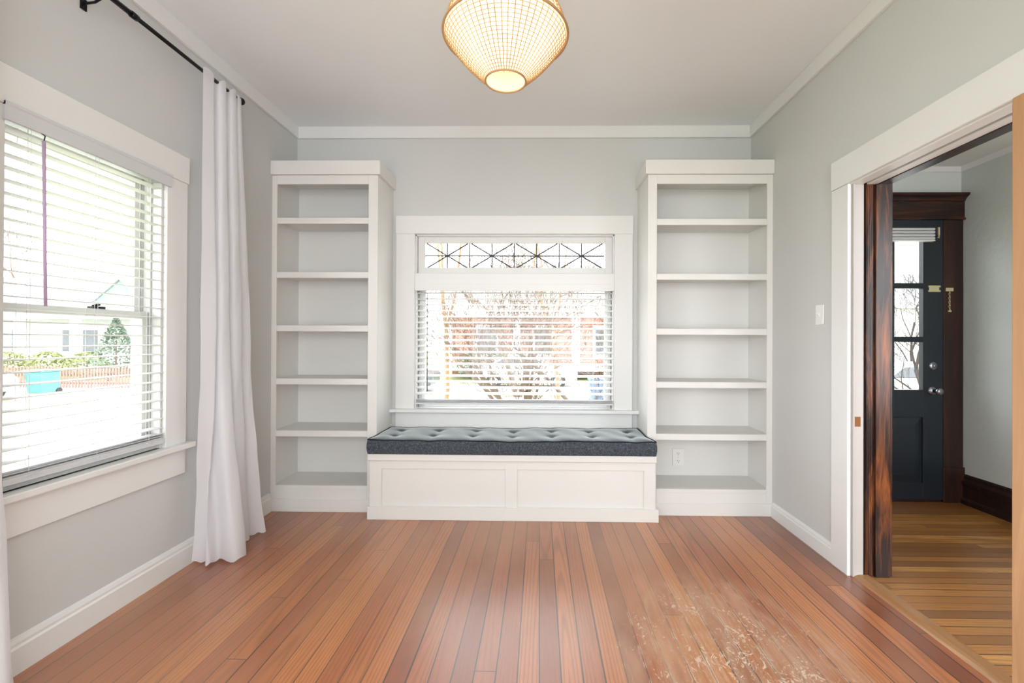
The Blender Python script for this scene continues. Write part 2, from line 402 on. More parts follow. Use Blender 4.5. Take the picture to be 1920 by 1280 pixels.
# partition between room and hall: opening Y .6..2.353, Z 0..2.0 ; room half and hall half
OY0, OY1, OZ = .6, 2.353, 2.0
mb = MB(); x0, x1 = XR, XR + .09
mb.box(x0, x1, YR, OY0 - .02, 0, H).box(x0, x1, OY1 + .02, YB, 0, H).box(x0, x1, OY0 - .02, OY1 + .02, OZ + .02, H)
struct(mb, 'wall_right', 'wall')
mb = MB(); x0, x1 = XR + .09, HX0
mb.box(x0, x1, YR, OY0 - .02, 0, HH).box(x0, x1, OY1 + .02, YB, 0, HH).box(x0, x1, OY0 - .02, OY1 + .02, OZ + .02, HH)
struct(mb, 'wall_hall_left', 'hallwall')
mb = MB(); y0, y1 = YR - .15, YR
mb.box(XL, -1.3, y0, y1, 0, H).box(1.1, 1.95, y0, y1, 0, H).box(3.1, HX1 + .16, y0, y1, 0, H)
mb.box(-1.3, 1.1, y0, y1, 0, .5).box(-1.3, 1.1, y0, y1, 2.35, H).box(1.95, 3.1, y0, y1, 0, .1).box(1.95, 3.1, y0, y1, 2.4, H)
struct(mb, 'wall_rear', 'wall')
# unseen cased windows, added around the camera end to let in more daylight
def added_rear_win(n, a, b, c, d):
    mb = MB().box(a - .1, a, YR, YR + .02, c, d).box(b, b + .1, YR, YR + .02, c, d).box(a - .1, b + .1, YR, YR + .02, d, d + .12).box(a - .12, b + .12, YR, YR + .05, c - .03, c)
    o_ = struct(mb, n, 'trim')
    MB().box(a, a + .05, YR - .1, YR - .06, c, d).box(b - .05, b, YR - .1, YR - .06, c, d).box(a, b, YR - .1, YR - .06, c, c + .06).box(a, b, YR - .1, YR - .06, d - .05, d).box(a, b, YR - .1, YR - .06, (c + d) / 2 - .02, (c + d) / 2 + .02).build('sash', 'sash', o_)
added_rear_win('added_window_3', -1.3, 1.1, .5, 2.35)  # added to light the room from behind the camera
added_rear_win('added_window_4', 1.95, 3.045, .1, 2.36)  # added to light the hall from its rear end
mb = MB().box(XL, XL + .02, -1.1, -1.0, .655, 2.1).box(XL, XL + .02, .9, 1.0, .655, 2.1).box(XL, XL + .022, -1.1, 1.0, 2.1, 2.23).box(XL, XL + .05, -1.12, 1.02, .628, .655)
o_ = struct(mb, 'added_window_5', 'trim')  # unseen near left window, added as extra daylight across the room
MB().box(XL - .09, XL - .05, -1.0, -.95, .655, 2.1).box(XL - .09, XL - .05, .85, .9, .655, 2.1).box(XL - .09, XL - .05, -1.0, .9, 1.35, 1.39).box(XL - .09, XL - .05, -1.0, .9, .655, .71).box(XL - .09, XL - .05, -1.0, .9, 2.05, 2.1).build('sash', 'sash', o_)

# crown boards
struct(box(XL, XR, YB - .02, YB, H - .09, H), 'trim_1', 'trim', bev=.002)
struct(box(XL, XL + .02, YR, YB - .02, H - .09, H), 'trim_2', 'trim', bev=.002)
struct(box(XR - .02, XR, YR, YB - .02, H - .09, H), 'trim_3', 'trim', bev=.002)
mb = MB().prism([(HX0, YB, HH), (HX0, YB - .035, HH), (HX0, YB - .008, HH - .03), (HX0, YB, HH - .03)], (HX1 - HX0, 0, 0))
mb.prism([(HX1, YR, HH), (HX1 - .035, YR, HH), (HX1 - .008, YR, HH - .03), (HX1, YR, HH - .03)], (0, YB - YR, 0))
struct(mb, 'trim_4', 'trim')
# baseboards
def basepro(mb, p0, p1, inward, h, th):
    p0, p1, n = Vector(p0), Vector(p1), Vector(inward)
    prof = [(0, 0), (th, 0), (th, h * .72), (th * .72, h * .78), (th * .72, h * .86), (th * .45, h * .96), (0, h)]
    mb.prism([p0 + n * a + Vector((0, 0, b)) for a, b in prof], p1 - p0)
    return mb
struct(basepro(MB(), (XL, YR, 0), (XL, YF - .012, 0), (1, 0, 0), .128, .018), 'baseboard_left', 'trim')
struct(basepro(MB(), (XR, OY1 + .131, 0), (XR, YF - .012, 0), (-1, 0, 0), .10, .016), 'baseboard_right', 'trim')
mb = MB().prism([(HX1, YR, 0), (HX1 - .035, YR, 0), (HX1 - .035, YR, .03), (HX1 - .022, YR, .045), (HX1 - .022, YR, .13), (HX1 - .03, YR, .145),
                 (HX1 - .03, YR, .165), (HX1 - .012, YR, .185), (HX1 - .012, YR, .205), (HX1, YR, .215)], (0, YB - .03 - YR, 0))
struct(mb, 'baseboard_hall', 'sidewood')

# ------------------------------------------------------------------ cased opening to the hall
o = struct(MB().box(XR - .02, XR, OY1, OY1 + .13, 0, OZ + .005), 'trim_5', 'trim', bev=.002)
MB().box(XR - .024, XR, OY0 - .13, OY1 + .13, OZ + .006, OZ + .155).build('head_casing', 'trim', o, bev=.002)
MB().box(XR - .02, XR, OY0 - .13, OY0, 0, OZ + .005).build('side_casing', 'trim', o, bev=.002)
MB().box(XR - .005, XR + .062, OY1, OY1 + .02, 0, OZ + .02).box(XR + .002, XR + .010, OY1 - .012, OY1, 0, OZ).build('painted_jamb', 'jambpaint', o, bev=.0015)
MB().box(XR + .064, XR + .074, OY1 + .008, OY1 + .02, 0, OZ + .02).build('jamb_gap', 'darkgap', o)
mb = MB().box(XR + .075, HX0 + .002, OY1 + .0, OY1 + .02, 0, OZ + .02)
for k in range(3): mb.tube([(XR + .082 + k * .009, OY1 - .001, 0), (XR + .082 + k * .009, OY1 - .001, OZ)], .0045, 8)
mb.box(XR + .115, HX0 + .004, OY1 - .014, OY1, 0, OZ)
mb.build('stained_jamb', 'jambwood', o, bev=.002, label='dark stained jamb')
MB().box(HX0, HX0 + .02, OY1 - .005, OY1 + .12, 0, OZ + .13).build('stained_casing', 'jambwood', o, bev=.002)
MB().box(XR - .005, XR + .055, OY0, OY1, OZ, OZ + .02).build('head_jamb', 'trim', o, bev=.0015)
MB().box(XR + .055, XR + .075, OY0, OY1, OZ + .012, OZ + .02).build('door_track', 'darkgap', o)
MB().box(XR + .075, XR + .125, OY0, OY1, OZ, OZ + .02).build('head_jamb', 'trim', o, bev=.0015)
MB().box(XR + .125, HX0 + .004, OY0, OY1, OZ - .004, OZ + .02).build('head_jamb', 'sidewood', o, bev=.002, label='dark stained head strip')
MB().box(XR + .016, XR + .046, OY1 - .0015, OY1, .762, .812).build('strike_plate', 'rust', o, label='rusty strike plate')
struct(MB().prism([(XR + .004, OY0, 0), (XR + .012, OY0, .009), (XR + .03, OY0, .014), (XR + .075, OY0, .014), (XR + .09, OY0, .0)], (0, OY1 - OY0 - .014, 0)), 'trim_6', 'strip')

# ------------------------------------------------------------------ window 1 : left wall, double hung
w1 = struct(MB().box(XL, XL + .02, WY0 - .13, WY0, WZ0, WZ1).box(XL, XL + .02, WY1, WY1 + .13, WZ0, WZ1), 'window_1', 'trim', bev=.002)
MB().box(XL, XL + .026, WY0 - .135, WY1 + .135, WZ1, WZ1 + .137).build('head_casing', 'trim', w1, bev=.002)
MB().box(XL - .02, XL + .055, WY0 - .155, WY1 + .155, WZ0 - .027, WZ0).build('window_sill', 'trim', w1, bev=.004, seg=2)
MB().box(XL, XL + .018, WY0 - .13, WY1 + .13, WZ0 - .16, WZ0 - .027).build('apron', 'trim', w1, bev=.002)
mb = MB().box(XL - .15, XL, WY0 - .001, WY0 + .012, WZ0, WZ1).box(XL - .15, XL, WY1 - .012, WY1 + .001, WZ0, WZ1).box(XL - .15, XL, WY0, WY1, WZ1 - .015, WZ1 + .001)
mb.box(XL - .15, XL - .02, WY0, WY1, WZ0 - .01, WZ0 + .015)
mb.build('window_frame', 'sash', w1, bev=.0015)
def sash(parent, x, y0, y1, z0, z1, st, rt, rb, th, name='sash'):
    mb = MB().box(x - th, x, y0, y0 + st, z0, z1).box(x - th, x, y1 - st, y1, z0, z1).box(x - th, x, y0 + st, y1 - st, z1 - rt, z1).box(x - th, x, y0 + st, y1 - st, z0, z0 + rb)
    s_ = mb.build(name, 'sash', parent, bev=.002)
    g = MB().box(x - th * .5 - .002, x - th * .5 + .002, y0 + st, y1 - st, z0 + rb, z1 - rt).build('pane', 'glass', s_)
    return s_
sash(w1, XL - .055, WY0 + .012, WY1 - .012, WZ0 + .015, 1.325, .042, .034, .055, .03)
sash(w1, XL - .095, WY0 + .012, WY1 - .012, 1.292, WZ1 - .015, .042, .04, .034, .03)
MB().box(XL - .125, XL - .1, WY1 - .017, WY1 - .012, WZ0, WZ1).box(XL - .053, XL - .045, WY1 - .020, WY1 - .012, WZ0, WZ1).box(XL - .093, XL - .087, WY1 - .020, WY1 - .012, 1.33, WZ1).build('sash_channel', 'screen', w1)
MB().box(XL - .083, XL - .055, 1.93, 1.985, 1.325, 1.335).tube([(XL - .068, 1.94, 1.335), (XL - .068, 1.97, 1.345)], .006).build('sash_lock', 'blackmetal', w1)

# ------------------------------------------------------------------ window 2 : back wall with leaded transom
yc = YB - .02
w2 = struct(MB().box(-1.094, BX0, yc, YB, BZ0, 2.0).box(BX1, .703, yc, YB, BZ0, 2.0), 'window_2', 'trim', bev=.002)
MB().box(-1.096, .705, yc - .004, YB, 2.0, 2.137).build('head_casing', 'trim', w2, bev=.002)
MB().box(-1.134, .748, YB - .065, YB + .02, .645, .67).build('window_sill', 'trim', w2, bev=.004, seg=2)
MB().box(-1.094, .703, YB - .018, YB, .50, .645).build('apron', 'trim', w2, bev=.002)
MB().box(BX0, BX1, yc + .004, YB + .13, 1.618, 1.70).build('mullion', 'trim', w2, bev=.002)
mb = MB().box(BX0 - .001, BX0 + .01, YB, YB + .15, BZ0, BZ1).box(BX1 - .01, BX1 + .001, YB, YB + .15, BZ0, BZ1).box(BX0, BX1, YB, YB + .15, BZ1 - .008, BZ1 + .001).box(BX0, BX1, YB + .02, YB + .15, BZ0 - .01, BZ0 + .012)
mb.build('window_frame', 'sash', w2)
def sashY(parent, y, x0, x1, z0, z1, st, rt, rb, th=.03):
    mb = MB().box(x0, x0 + st, y, y + th, z0, z1).box(x1 - st, x1, y, y + th, z0, z1).box(x0 + st, x1 - st, y, y + th, z1 - rt, z1).box(x0 + st, x1 - st, y, y + th, z0, z0 + rb)
    s_ = mb.build('sash', 'sash', parent, bev=.002)
    MB().box(x0 + st, x1 - st, y + th * .5 - .002, y + th * .5 + .002, z0 + rb, z1 - rt).build('pane', 'glass', s_)
    return s_
sashY(w2, YB + .075, BX0 + .01, BX1 - .01, BZ0 + .012, 1.618, .052, .04, .055)
ts = sashY(w2, YB + .035, BX0 + .012, BX1 - .010, 1.703, 1.988, .053, .048, .048)
MB().box(BX0 + .02, BX0 + .045, YB + .05, YB + .074, BZ0, 1.618).box(BX1 - .04, BX1 - .018, YB + .05, YB + .074, BZ0, 1.618).build('sash_channel', 'screen', w2)
mb = MB(); gy = YB + .044; gz0, gz1 = 1.748, 1.937; zm = (gz0 + gz1) / 2; X0 = -.887; X1 = .494
cw = (X1 - X0) / 4
mb.tube([(X0, gy, zm), (X1, gy, zm)], .0052, 6)
for k in range(4):
    cx = X0 + cw * (k + .5)
    mb.tube([(cx, gy, gz0), (cx, gy, gz1)], .0052, 6)
    if k: mb.tube([(cx - cw / 2, gy, gz0), (cx - cw / 2, gy, gz1)], .0052, 6)
    for sg in (-1, 1): mb.tube([(cx - sg * cw * .46, gy, gz0), (cx + sg * cw * .46, gy, gz1)], .0055, 6)
    mb.lathe([(0, -.004), (.006, -.003), (.006, .003), (0, .004)], (cx, gy, zm), 'Y', 10)
mb.build('leaded_came', 'lead', ts)

# ------------------------------------------------------------------ blinds
def slat_mesh(axis, a0, a1, c, zs, depth, tilt, m, parent):
    """axis: slat runs along Y (left window) or X (back window); c = centre across; tilt>0 lowers the room edge"""
    mb = MB()
    for z in zs:
        pr = []
        for k in range(5):
            s_ = (k / 4 - .5) * depth; crown = .0022 * (1 - (2 * k / 4 - 1) ** 2)
            pr.append((s_, crown))
        pts = [(s_, cz + .0012) for s_, cz in pr] + [(s_, cz - .0012) for s_, cz in reversed(pr)]
        ct, st = math.cos(tilt), math.sin(tilt)
        if axis == 'Y':      # room side is +X
            P = [(c + s_ * ct + h * st, a0, z - s_ * st + h * ct) for s_, h in pts]; mb.prism(P, (0, a1 - a0, 0))
        else:                # room side is -Y
            P = [(a0, c + s_ * ct - h * st, z + s_ * st + h * ct) for s_, h in pts]; mb.prism(P, (a1 - a0, 0, 0))
    return mb.build('slats', m, parent)
b1 = thing('window_blind', (XL - .02, (WY0 + WY1) / 2, WZ0), 'white horizontal slat blind with a purplish tilt wand in the left wall window', 'blind', 'slatted window blinds')
zs = [1.932 - .0452 * k for k in range(28)]; zs = [z for z in zs if z > .735]
slat_mesh('Y', 1.545, 2.218, XL - .012, zs, .05, .04, 'slat', b1)
MB().box(XL + .022, XL + .032, 1.53, 2.24, 1.950, 2.014).box(XL - .02, XL + .022, 1.53, 1.537, 1.950, 2.014).box(XL - .02, XL + .022, 2.233, 2.24, 1.95, 2.014).prism(
    [(XL + .022, 1.53, 2.014), (XL + .036, 1.53, 2.014), (XL + .036, 1.53, 2.006), (XL + .032, 1.53, 2.0), (XL + .022, 1.53, 2.0)], (0, .71, 0)).build('valance', 'rail', b1, bev=.001)
MB().box(XL - .045, XL + .018, 1.545, 2.218, 1.962, 2.0).build('headrail', 'rail', b1)
MB().box(XL - .038, XL + .018, 1.542, 2.224, .680, .704).box(XL - .034, XL + .014, 1.545, 2.222, .704, .709).box(XL - .034, XL + .014, 1.545, 2.222, .715, .719).box(XL - .034, XL + .014, 1.545, 2.222, .7255, .7295).build('bottom_rail', 'rail', b1, bev=.0015)
for yy in (1.625, 1.88, 2.135):
    mb = MB()
    for xx in (XL - .038, XL + .014): mb.tube([(xx, yy, .70), (xx, yy, 1.965)], .0009, 5)
    mb.tube([(XL - .012, yy + .012, .70), (XL - .012, yy + .012, 1.965)], .0009, 5)
    mb.tube([(XL + .019, yy - .02, .70), (XL + .021, yy - .008, .694), (XL + .021, yy + .004, .703), (XL + .02, yy + .012, .690), (XL + .02, yy + .02, .700), (XL + .019, yy + .03, .695)], .0011, 5)
    mb.build('ladder_cord', 'cord', b1)
wd = MB().tube([(XL + .030, 1.652, 1.925), (XL + .034, 1.654, 1.6), (XL + .036, 1.657, 1.315)], .0052, 8, ).build('tilt_wand', 'wand', b1, smooth=True)
MB().tube([(XL + .024, 1.648, 1.952), (XL + .032, 1.655, 1.945), (XL + .030, 1.652, 1.922)], .002, 6).build('wand_hook', 'blackmetal', wd)

b2 = thing('window_blind', (-.19, YB + .02, .67), 'wide white horizontal slat blind over the bench in the back window', 'blind', 'slatted window blinds')
zs = [1.552 - .0452 * k for k in range(19)]; zs = [z for z in zs if z > .745]
slat_mesh('X', BX0 + .006, BX1 - .006 + .0, YB + .012, zs, .05, .27, 'slat', b2)
MB().box(BX0 + .002, BX1 - .002, YB - .022, YB - .012, 1.567, 1.619).build('valance', 'trim', b2, bev=.001)
MB().box(BX0 + .004, BX1 - .004, YB - .012, YB + .04, 1.572, 1.612).build('headrail', 'rail', b2)
MB().box(BX0 + .01, BX1 - .004, YB - .012, YB + .038, .702, .716).box(BX0 + .01, BX1 - .004, YB - .008, YB + .034, .7195, .7235).box(BX0 + .01, BX1 - .004, YB - .008, YB + .034, .7275, .7315).box(BX0 + .01, BX1 - .004, YB - .008, YB + .034, .7355, .739).build('bottom_rail', 'rail', b2, bev=.0015)
for xx in (-.82, -.51, -.20, .10, .41):
    mb = MB()
    for yy in (YB - .014, YB + .037): mb.tube([(xx, yy, .715), (xx, yy, 1.572)], .0008, 5)
    mb.tube([(xx - .03, YB - .014, .722), (xx - .012, YB - .017, .712), (xx, YB - .016, .724), (xx + .012, YB - .017, .714), (xx + .03, YB - .014, .72)], .0013, 5)
    mb.build('ladder_cord', 'cord', b2)
MB().tube([(-.853, YB - .024, 1.545), (-.850, YB - .024, .80)], .0036, 8).build('tilt_wand', 'wand2', b2, smooth=True)

# ------------------------------------------------------------------ curtain rod and curtains
RX, RZ = XL + .09, 2.605
rod = thing('curtain_rod', (XL, 1.85, RZ), 'thin black metal curtain rod with a ball end, fixed high on the left wall', 'curtain rod')
MB().tube([(RX, .95, RZ), (RX, 1.95, RZ)], .0115, 12).tube([(RX, 1.9, RZ), (RX, 2.64, RZ)], .0095, 12).tube([(RX, 1.94, RZ), (RX, 1.97, RZ)], .0145, 12).build('rod', 'blackmetal', rod, smooth=True)
pr = [(0, -.002), (.011, 0), (.013, .006), (.009, .012)] + [(.021 * math.sin(a), .034 - .021 * math.cos(a)) for a in [.5 + k * (PI - .5) / 10 for k in range(11)]]
MB().lathe(pr, (RX, 2.635, RZ), 'Y', 20).build('finial', 'blackmetal', rod, smooth=True)
for yb_ in (1.05, 1.82, 2.57):
    MB().tube([(XL + .004, yb_, RZ - .045), (XL + .05, yb_, RZ - .04), (RX, yb_, RZ - .016)], .005, 8).box(XL, XL + .006, yb_ - .012, yb_ + .012, RZ - .07, RZ - .025).tube(
        [(RX - .016, yb_, RZ + .004), (RX - .011, yb_, RZ - .012), (RX, yb_, RZ - .016), (RX + .011, yb_, RZ - .012), (RX + .016, yb_, RZ + .006)], .004, 8).build('bracket', 'blackmetal', rod)

def curtain(name, top, mid, bot, zt, label, hem=.006):
    """top/mid/bot: matching XY polylines of the fold line at the top, middle and floor"""
    def sm(pl, n):
        P = [Vector((a, b, 0)) for a, b in pl]; out = []
        for i in range(len(P) - 1):
            p0, p1, p2, p3 = P[max(i - 1, 0)], P[i], P[i + 1], P[min(i + 2, len(P) - 1)]
            for k in range(n):
                t_ = k / n
                out.append(.5 * ((2 * p1) + (-p0 + p2) * t_ + (2 * p0 - 5 * p1 + 4 * p2 - p3) * t_ ** 2 + (-p0 + 3 * p1 - 3 * p2 + p3) * t_ ** 3))
        out.append(P[-1]); return out
    n = 7; T, Mi, B = sm(top, n), sm(mid, n), sm(bot, n)
    bm = bmesh.new(); rows = []; NZ = 60
    for j in range(NZ + 1):
        f = j / NZ; z = zt * (1 - f) + .012 * f; row = []
        for i in range(len(T)):
            if f < .55: a = f / .55; a = a * a * (3 - 2 * a) * .5 + a * .5; p = T[i].lerp(Mi[i], a)
            else: a = (f - .55) / .45; a = a ** 1.5; p = Mi[i].lerp(B[i], a)
            rr = math.sin(f * 23 + i * .55) * .003 * f + math.sin(f * 61 + i * 1.1) * .0012 * f
            zz = z
            if j == NZ: zz = z + .006 * math.sin(i * .9)
            if j == 0: zz = z + .010 * math.sin(i * .45)
            row.append(bm.verts.new((p.x + rr, p.y + rr * .6, max(zz, .004))))
        rows.append(row)
    for j in range(NZ):
        for i in range(len(T) - 1): bm.faces.new((rows[j][i], rows[j][i + 1], rows[j + 1][i + 1], rows[j + 1][i]))
    o = MB.__new__(MB); o.bm = bm
    xs = [p.x for p in B]; ys = [p.y for p in B]
    ob = o.build(name, 'curtain', loc=(sum(xs) / len(xs), sum(ys) / len(ys), 0), smooth=True)
    return tag(ob, label, 'curtain', 'white sheer curtains on the rod')
R_ = RX
curtain('curtain',
  [(R_+.014,2.345),(R_+.016,2.42),(R_-.018,2.445),(R_-.020,2.46),(R_+.018,2.475),(R_+.018,2.515),(R_-.018,2.53),(R_-.014,2.545),(R_+.020,2.56),(R_+.018,2.60),(R_-.016,2.61),(R_+.014,2.625),(R_+.012,2.652)],
  [(R_+.005,2.352),(R_+.030,2.435),(R_-.030,2.44),(R_-.034,2.475),(R_+.034,2.47),(R_+.026,2.545),(R_-.034,2.54),(R_-.036,2.57),(R_+.026,2.585),(R_+.020,2.66),(R_-.034,2.68),(R_+.000,2.72),(R_+.010,2.755)],
  [(R_-.055,2.385),(R_+.0,2.39),(R_+.05,2.355),(R_+.06,2.42),(R_+.165,2.40),(R_+.15,2.52),(R_+.03,2.53),(R_+.0,2.56),(R_+.05,2.60),(R_+.06,2.68),(R_+.0,2.70),(R_+.06,2.74),(R_+.10,2.775)],
  RZ + .012, 'white sheer floor length curtain pooling beside the left bookcase')
curtain('curtain',
  [(R_+.014,1.10),(R_-.016,1.14),(R_+.016,1.19),(R_-.016,1.24),(R_+.016,1.29),(R_-.016,1.34),(R_+.014,1.40),(R_-.010,1.44)],
  [(R_+.02,1.08),(R_-.030,1.14),(R_+.03,1.20),(R_-.03,1.26),(R_+.03,1.32),(R_-.03,1.38),(R_+.02,1.44),(R_-.010,1.478)],
  [(R_+.03,1.06),(R_-.030,1.14),(R_+.06,1.20),(R_-.03,1.26),(R_+.07,1.32),(R_-.03,1.38),(R_+.05,1.45),(R_-.0,1.52)],
  RZ + .012, 'white sheer curtain edge at the near left side of the left window')

# ------------------------------------------------------------------ bookcases
def bookcase(x0, x1, stl, str_, tops, side, label):
    """x0,x1 outer; stl/str_ widths of left and right stile"""
    t_ = thing('bookcase', ((x0 + x1) / 2, (YF + YB) / 2, 0), label, 'bookcase', 'built-in bookcases')
    yb = YB - .002
    MB().box(x0, x0 + .02, YF + .018, yb, 0, 2.34).build('side_panel', 'case', t_)
    MB().box(x1 - .02, x1, YF + .018, yb, 0, 2.34).build('side_panel', 'case', t_)
    if side == 1:   # outer return next to window is the right panel
        pass
    mb = MB().box(x0, x0 + stl, YF, YF + .018, 0, 2.335).box(x1 - str_, x1, YF, YF + .018, 0, 2.335).box(x0 + stl, x1 - str_, YF, YF + .018, 2.272, 2.335).box(x0 + stl, x1 - str_, YF, YF + .018, 0, .155)
    mb.build('face_frame', 'case', t_, bev=.0015)
    MB().box(x0 + .02, x1 - .02, yb - .006, yb, .18, 2.34).build('back_panel', 'case', t_)
    for z in tops:
        MB().box(x0 + .02, x1 - .02, YF + .019, yb - .006, z - .022, z).box(x0 + stl + .0005, x1 - str_ - .0005, YF + .001, YF + .019, z - .042, z).build('shelf', 'case', t_, bev=.0015)
    MB().box(x0 + .02, x1 - .02, YF + .019, yb - .006, .158, .18).box(x0 + stl + .0005, x1 - str_ - .0005, YF + .001, YF + .019, .155, .18).build('shelf', 'case', t_, bev=.0015)
    a, b = (x0, x1 + .02) if side == 1 else (x0 - .02, x1)
    mb = MB().box(a, b, YF - .02, YF, 2.335, 2.43)
    if side == 1: mb.box(x1, x1 + .02, YF, yb, 2.335, 2.43)
    else: mb.box(x0 - .02, x0, YF, yb, 2.335, 2.43)
    mb.box(x0, x1, YF, yb, 2.34, 2.425)
    mb.build('crown_cap', 'case', t_, bev=.0015)
    MB().box(x0, x1, YF - .010, YF, 0, .088).build('base_board', 'case', t_, bev=.003, seg=2)
    return t_
bookcase(XL + .001, -1.124, .036, .066, (2.039, 1.662, 1.29, .921, .560), 1, 'tall white built-in bookcase left of the bench, beside the sheer curtain')
bookcase(.742, XR - .001, .062, .040, (2.032, 1.655, 1.278, .913, .556), -1, 'tall white built-in bookcase right of the bench, with an outlet in its lowest bay')
# outlet in the lower bay
ol = thing('wall_outlet', (1.05, YB - .012, .316), 'white duplex wall outlet low in the right bookcase', 'outlet')
MB().box(1.006, 1.094, YB - .016, YB - .008, .25, .383).build('cover_plate', 'plate', ol, bev=.003, seg=2)
for zc in (.345, .288):
    f_ = MB().lathe([(0, -.002), (.0165, -.002), (.0165, .001)], (1.05, YB - .016, zc), 'Y', 20).build('socket', 'plate', ol)
    MB().box(1.043, 1.0452, YB - .0185, YB - .018, zc - .002, zc + .007).box(1.055, 1.0572, YB - .0185, YB - .018, zc - .002, zc + .007).lathe([(0, 0), (.0028, 0), (.0028, .0005)], (1.05, YB - .0185, zc - .009), 'Y', 10).build('slot', 'darkgap', f_)
MB().lathe([(0, -.001), (.003, -.001), (.003, .001)], (1.05, YB - .016, .316), 'Y', 10).build('screw', 'brass', ol)

# ------------------------------------------------------------------ window bench
bx0, bx1 = -1.127, .769
bn = thing('window_bench', (-.18, 3.2, 0), 'white built-in bench box with two recessed front panels under the back window', 'bench')
mb = MB().box(bx0, bx1, YN + .018, YF - .012, .0, .394).box(-1.121, .739, YF - .012, YB - .022, 0, .394)
mb.build('body', 'case', bn)
def fr(mb, a, b, c, d): mb.box(a, b, YN, YN + .018, c, d)
mb = MB(); fr(mb, bx0, -1.046, .0, .394); fr(mb, -.221, -.143, 0, .394); fr(mb, .694, bx1, 0, .394)
for a, b in ((-1.046, -.221), (-.143, .694)): fr(mb, a, b, .336, .394); fr(mb, a, b, 0, .086)
mb.build('face_frame', 'case', bn, bev=.001)
MB().box(-1.046, -.221, YN + .0105, YN + .0185, .086, .336).build('panel', 'case', bn)
MB().box(-.143, .694, YN + .0105, YN + .0185, .086, .336).build('panel', 'case', bn)
MB().box(bx0 - .006, bx1 + .004, YN - .02, YF - .011, .394, .438).box(-1.121, .739, YF - .011, YB - .022, .394, .438).build('lid', 'case', bn, bev=.002)
MB().box(bx0 - .012, bx1 + .02, YN - .012, YN, 0, .084).build('base_board', 'case', bn, bev=.002)

# cushion
cu = thing('bench_cushion', (-.18, 3.2, .438), 'charcoal denim tufted cushion lying on the window bench', 'cushion')
NX, NY = 150, 36; bm = bmesh.new(); CZ0, CZ1 = .4385, .532
def xlim(y):
    k = min(max((y - 2.985) / .15, 0), 1); k = k * k * (3 - 2 * k)
    return -1.130 + .014 * k, .766 - .036 * k
tx = [(-1.13 + 1.896 * (i + .5) / 7 + (0 if j else 0), (3.13, 3.30)[j]) for j in range(2) for i in range(7)]
def topz(x, y):
    z = CZ1
    ex = min((x + 1.13), (.766 - x)) ; ey = min(y - 2.985, 3.43 - y)
    z += .014 * (1 - math.exp(-max(min(ex, ey), 0) / .04))
    for a, b in tx:
        d = math.hypot((x - a) , (y - b)); z -= .010 * math.exp(-d * d / .0009) + .007 * math.exp(-d * d / .012)
        z -= .006 * math.exp(-abs(x - a) / .03) * math.exp(-abs(y - b) / .12)
    z += .002 * math.sin(x * 9 + y * 4) + .0012 * math.sin(x * 37 + y * 21)
    return z - .004 * math.exp(-((x + .2) / .3) ** 2)
grid = []
for j in range(NY + 1):
    y = 2.985 + (3.43 - 2.985) * j / NY; a, b = xlim(y)
    grid.append([bm.verts.new((a + (b - a) * i / NX, y, topz(a + (b - a) * i / NX, y))) for i in range(NX + 1)])
for j in range(NY):
    for i in range(NX): bm.faces.new((grid[j][i], grid[j][i + 1], grid[j + 1][i + 1], grid[j + 1][i]))
# side band with gathers
loop = [grid[0][i] for i in range(NX + 1)] + [grid[j][NX] for j in range(1, NY + 1)] + [grid[NY][i] for i in range(NX - 1, -1, -1)] + [grid[j][0] for j in range(NY - 1, 0, -1)]
prev = loop; K = 8; co = [v.co.copy() for v in loop]; c0 = Vector((-.18, 3.2, 0))
for k in range(1, K + 1):
    ring = []
    for idx, p in enumerate(co):
        f = k / K; z = p.z * (1 - f) + CZ0 * f
        bul = .008 * math.sin(PI * min(f * 1.02, 1))
        wr = 0
        if idx <= NX:
            u_ = idx / NX; wr = .0028 * math.sin(u_ * 190 + 3 * math.sin(u_ * 21)) * math.exp(-((u_ - .45) / .28) ** 2) * math.sin(PI * f)
            n_ = Vector((0, -1, 0))
            if idx < 3: n_ = Vector((-.7, -.7, 0))
            if idx > NX - 3: n_ = Vector((.7, -.7, 0))
        elif idx <= NX + NY: n_ = Vector((1, 0, 0)) * .6
        elif idx <= 2 * NX + NY: n_ = Vector((0, 1, 0))
        else: n_ = Vector((-1, 0, 0)) * .6
        q = Vector((p.x, p.y, z)) + n_ * (bul + wr)
        ring.append(bm.verts.new(q))
    for i in range(len(ring)):
        j = (i + 1) % len(ring); bm.faces.new((prev[i], prev[j], ring[j], ring[i]))
    prev = ring
bm.faces.new(prev)
o = MB.__new__(MB); o.bm = bm; cov = o.build('cover', 'denim', cu, smooth=True)
MB().tube([p + Vector((0, 0, .001)) for p in co[::2]], .0042, 6, closed=True).build('piping', 'piping', cu, smooth=True)
for a, b in tx:
    MB().lathe([(0, .002), (.004, .0015), (.006, -.001), (.006, -.004)], (a, b, topz(a, b) + .0015), 'Z', 12).build('tuft_button', 'denim', cu, smooth=True)

# ------------------------------------------------------------------ light switch
sw = thing('light_switch', (XR, 2.612, 1.346), 'white toggle light switch on the right wall', 'light switch')
MB().box(XR - .006, XR, 2.577, 2.647, 1.289, 1.403).build('cover_plate', 'plate', sw, bev=.003, seg=2)
MB().box(XR - .008, XR - .005, 2.607, 2.617, 1.333, 1.359).prism([(XR - .008, 2.608, 1.340), (XR - .019, 2.608, 1.352), (XR - .019, 2.608, 1.358), (XR - .008, 2.608, 1.354)], (0, .008, 0)).build('toggle', 'plate', sw, bev=.001)
for z in (1.316, 1.376): MB().lathe([(0, -.0015), (.003, -.001), (.003, .001)], (XR - .006, 2.612, z), 'X', 10).build('screw', 'plate', sw)

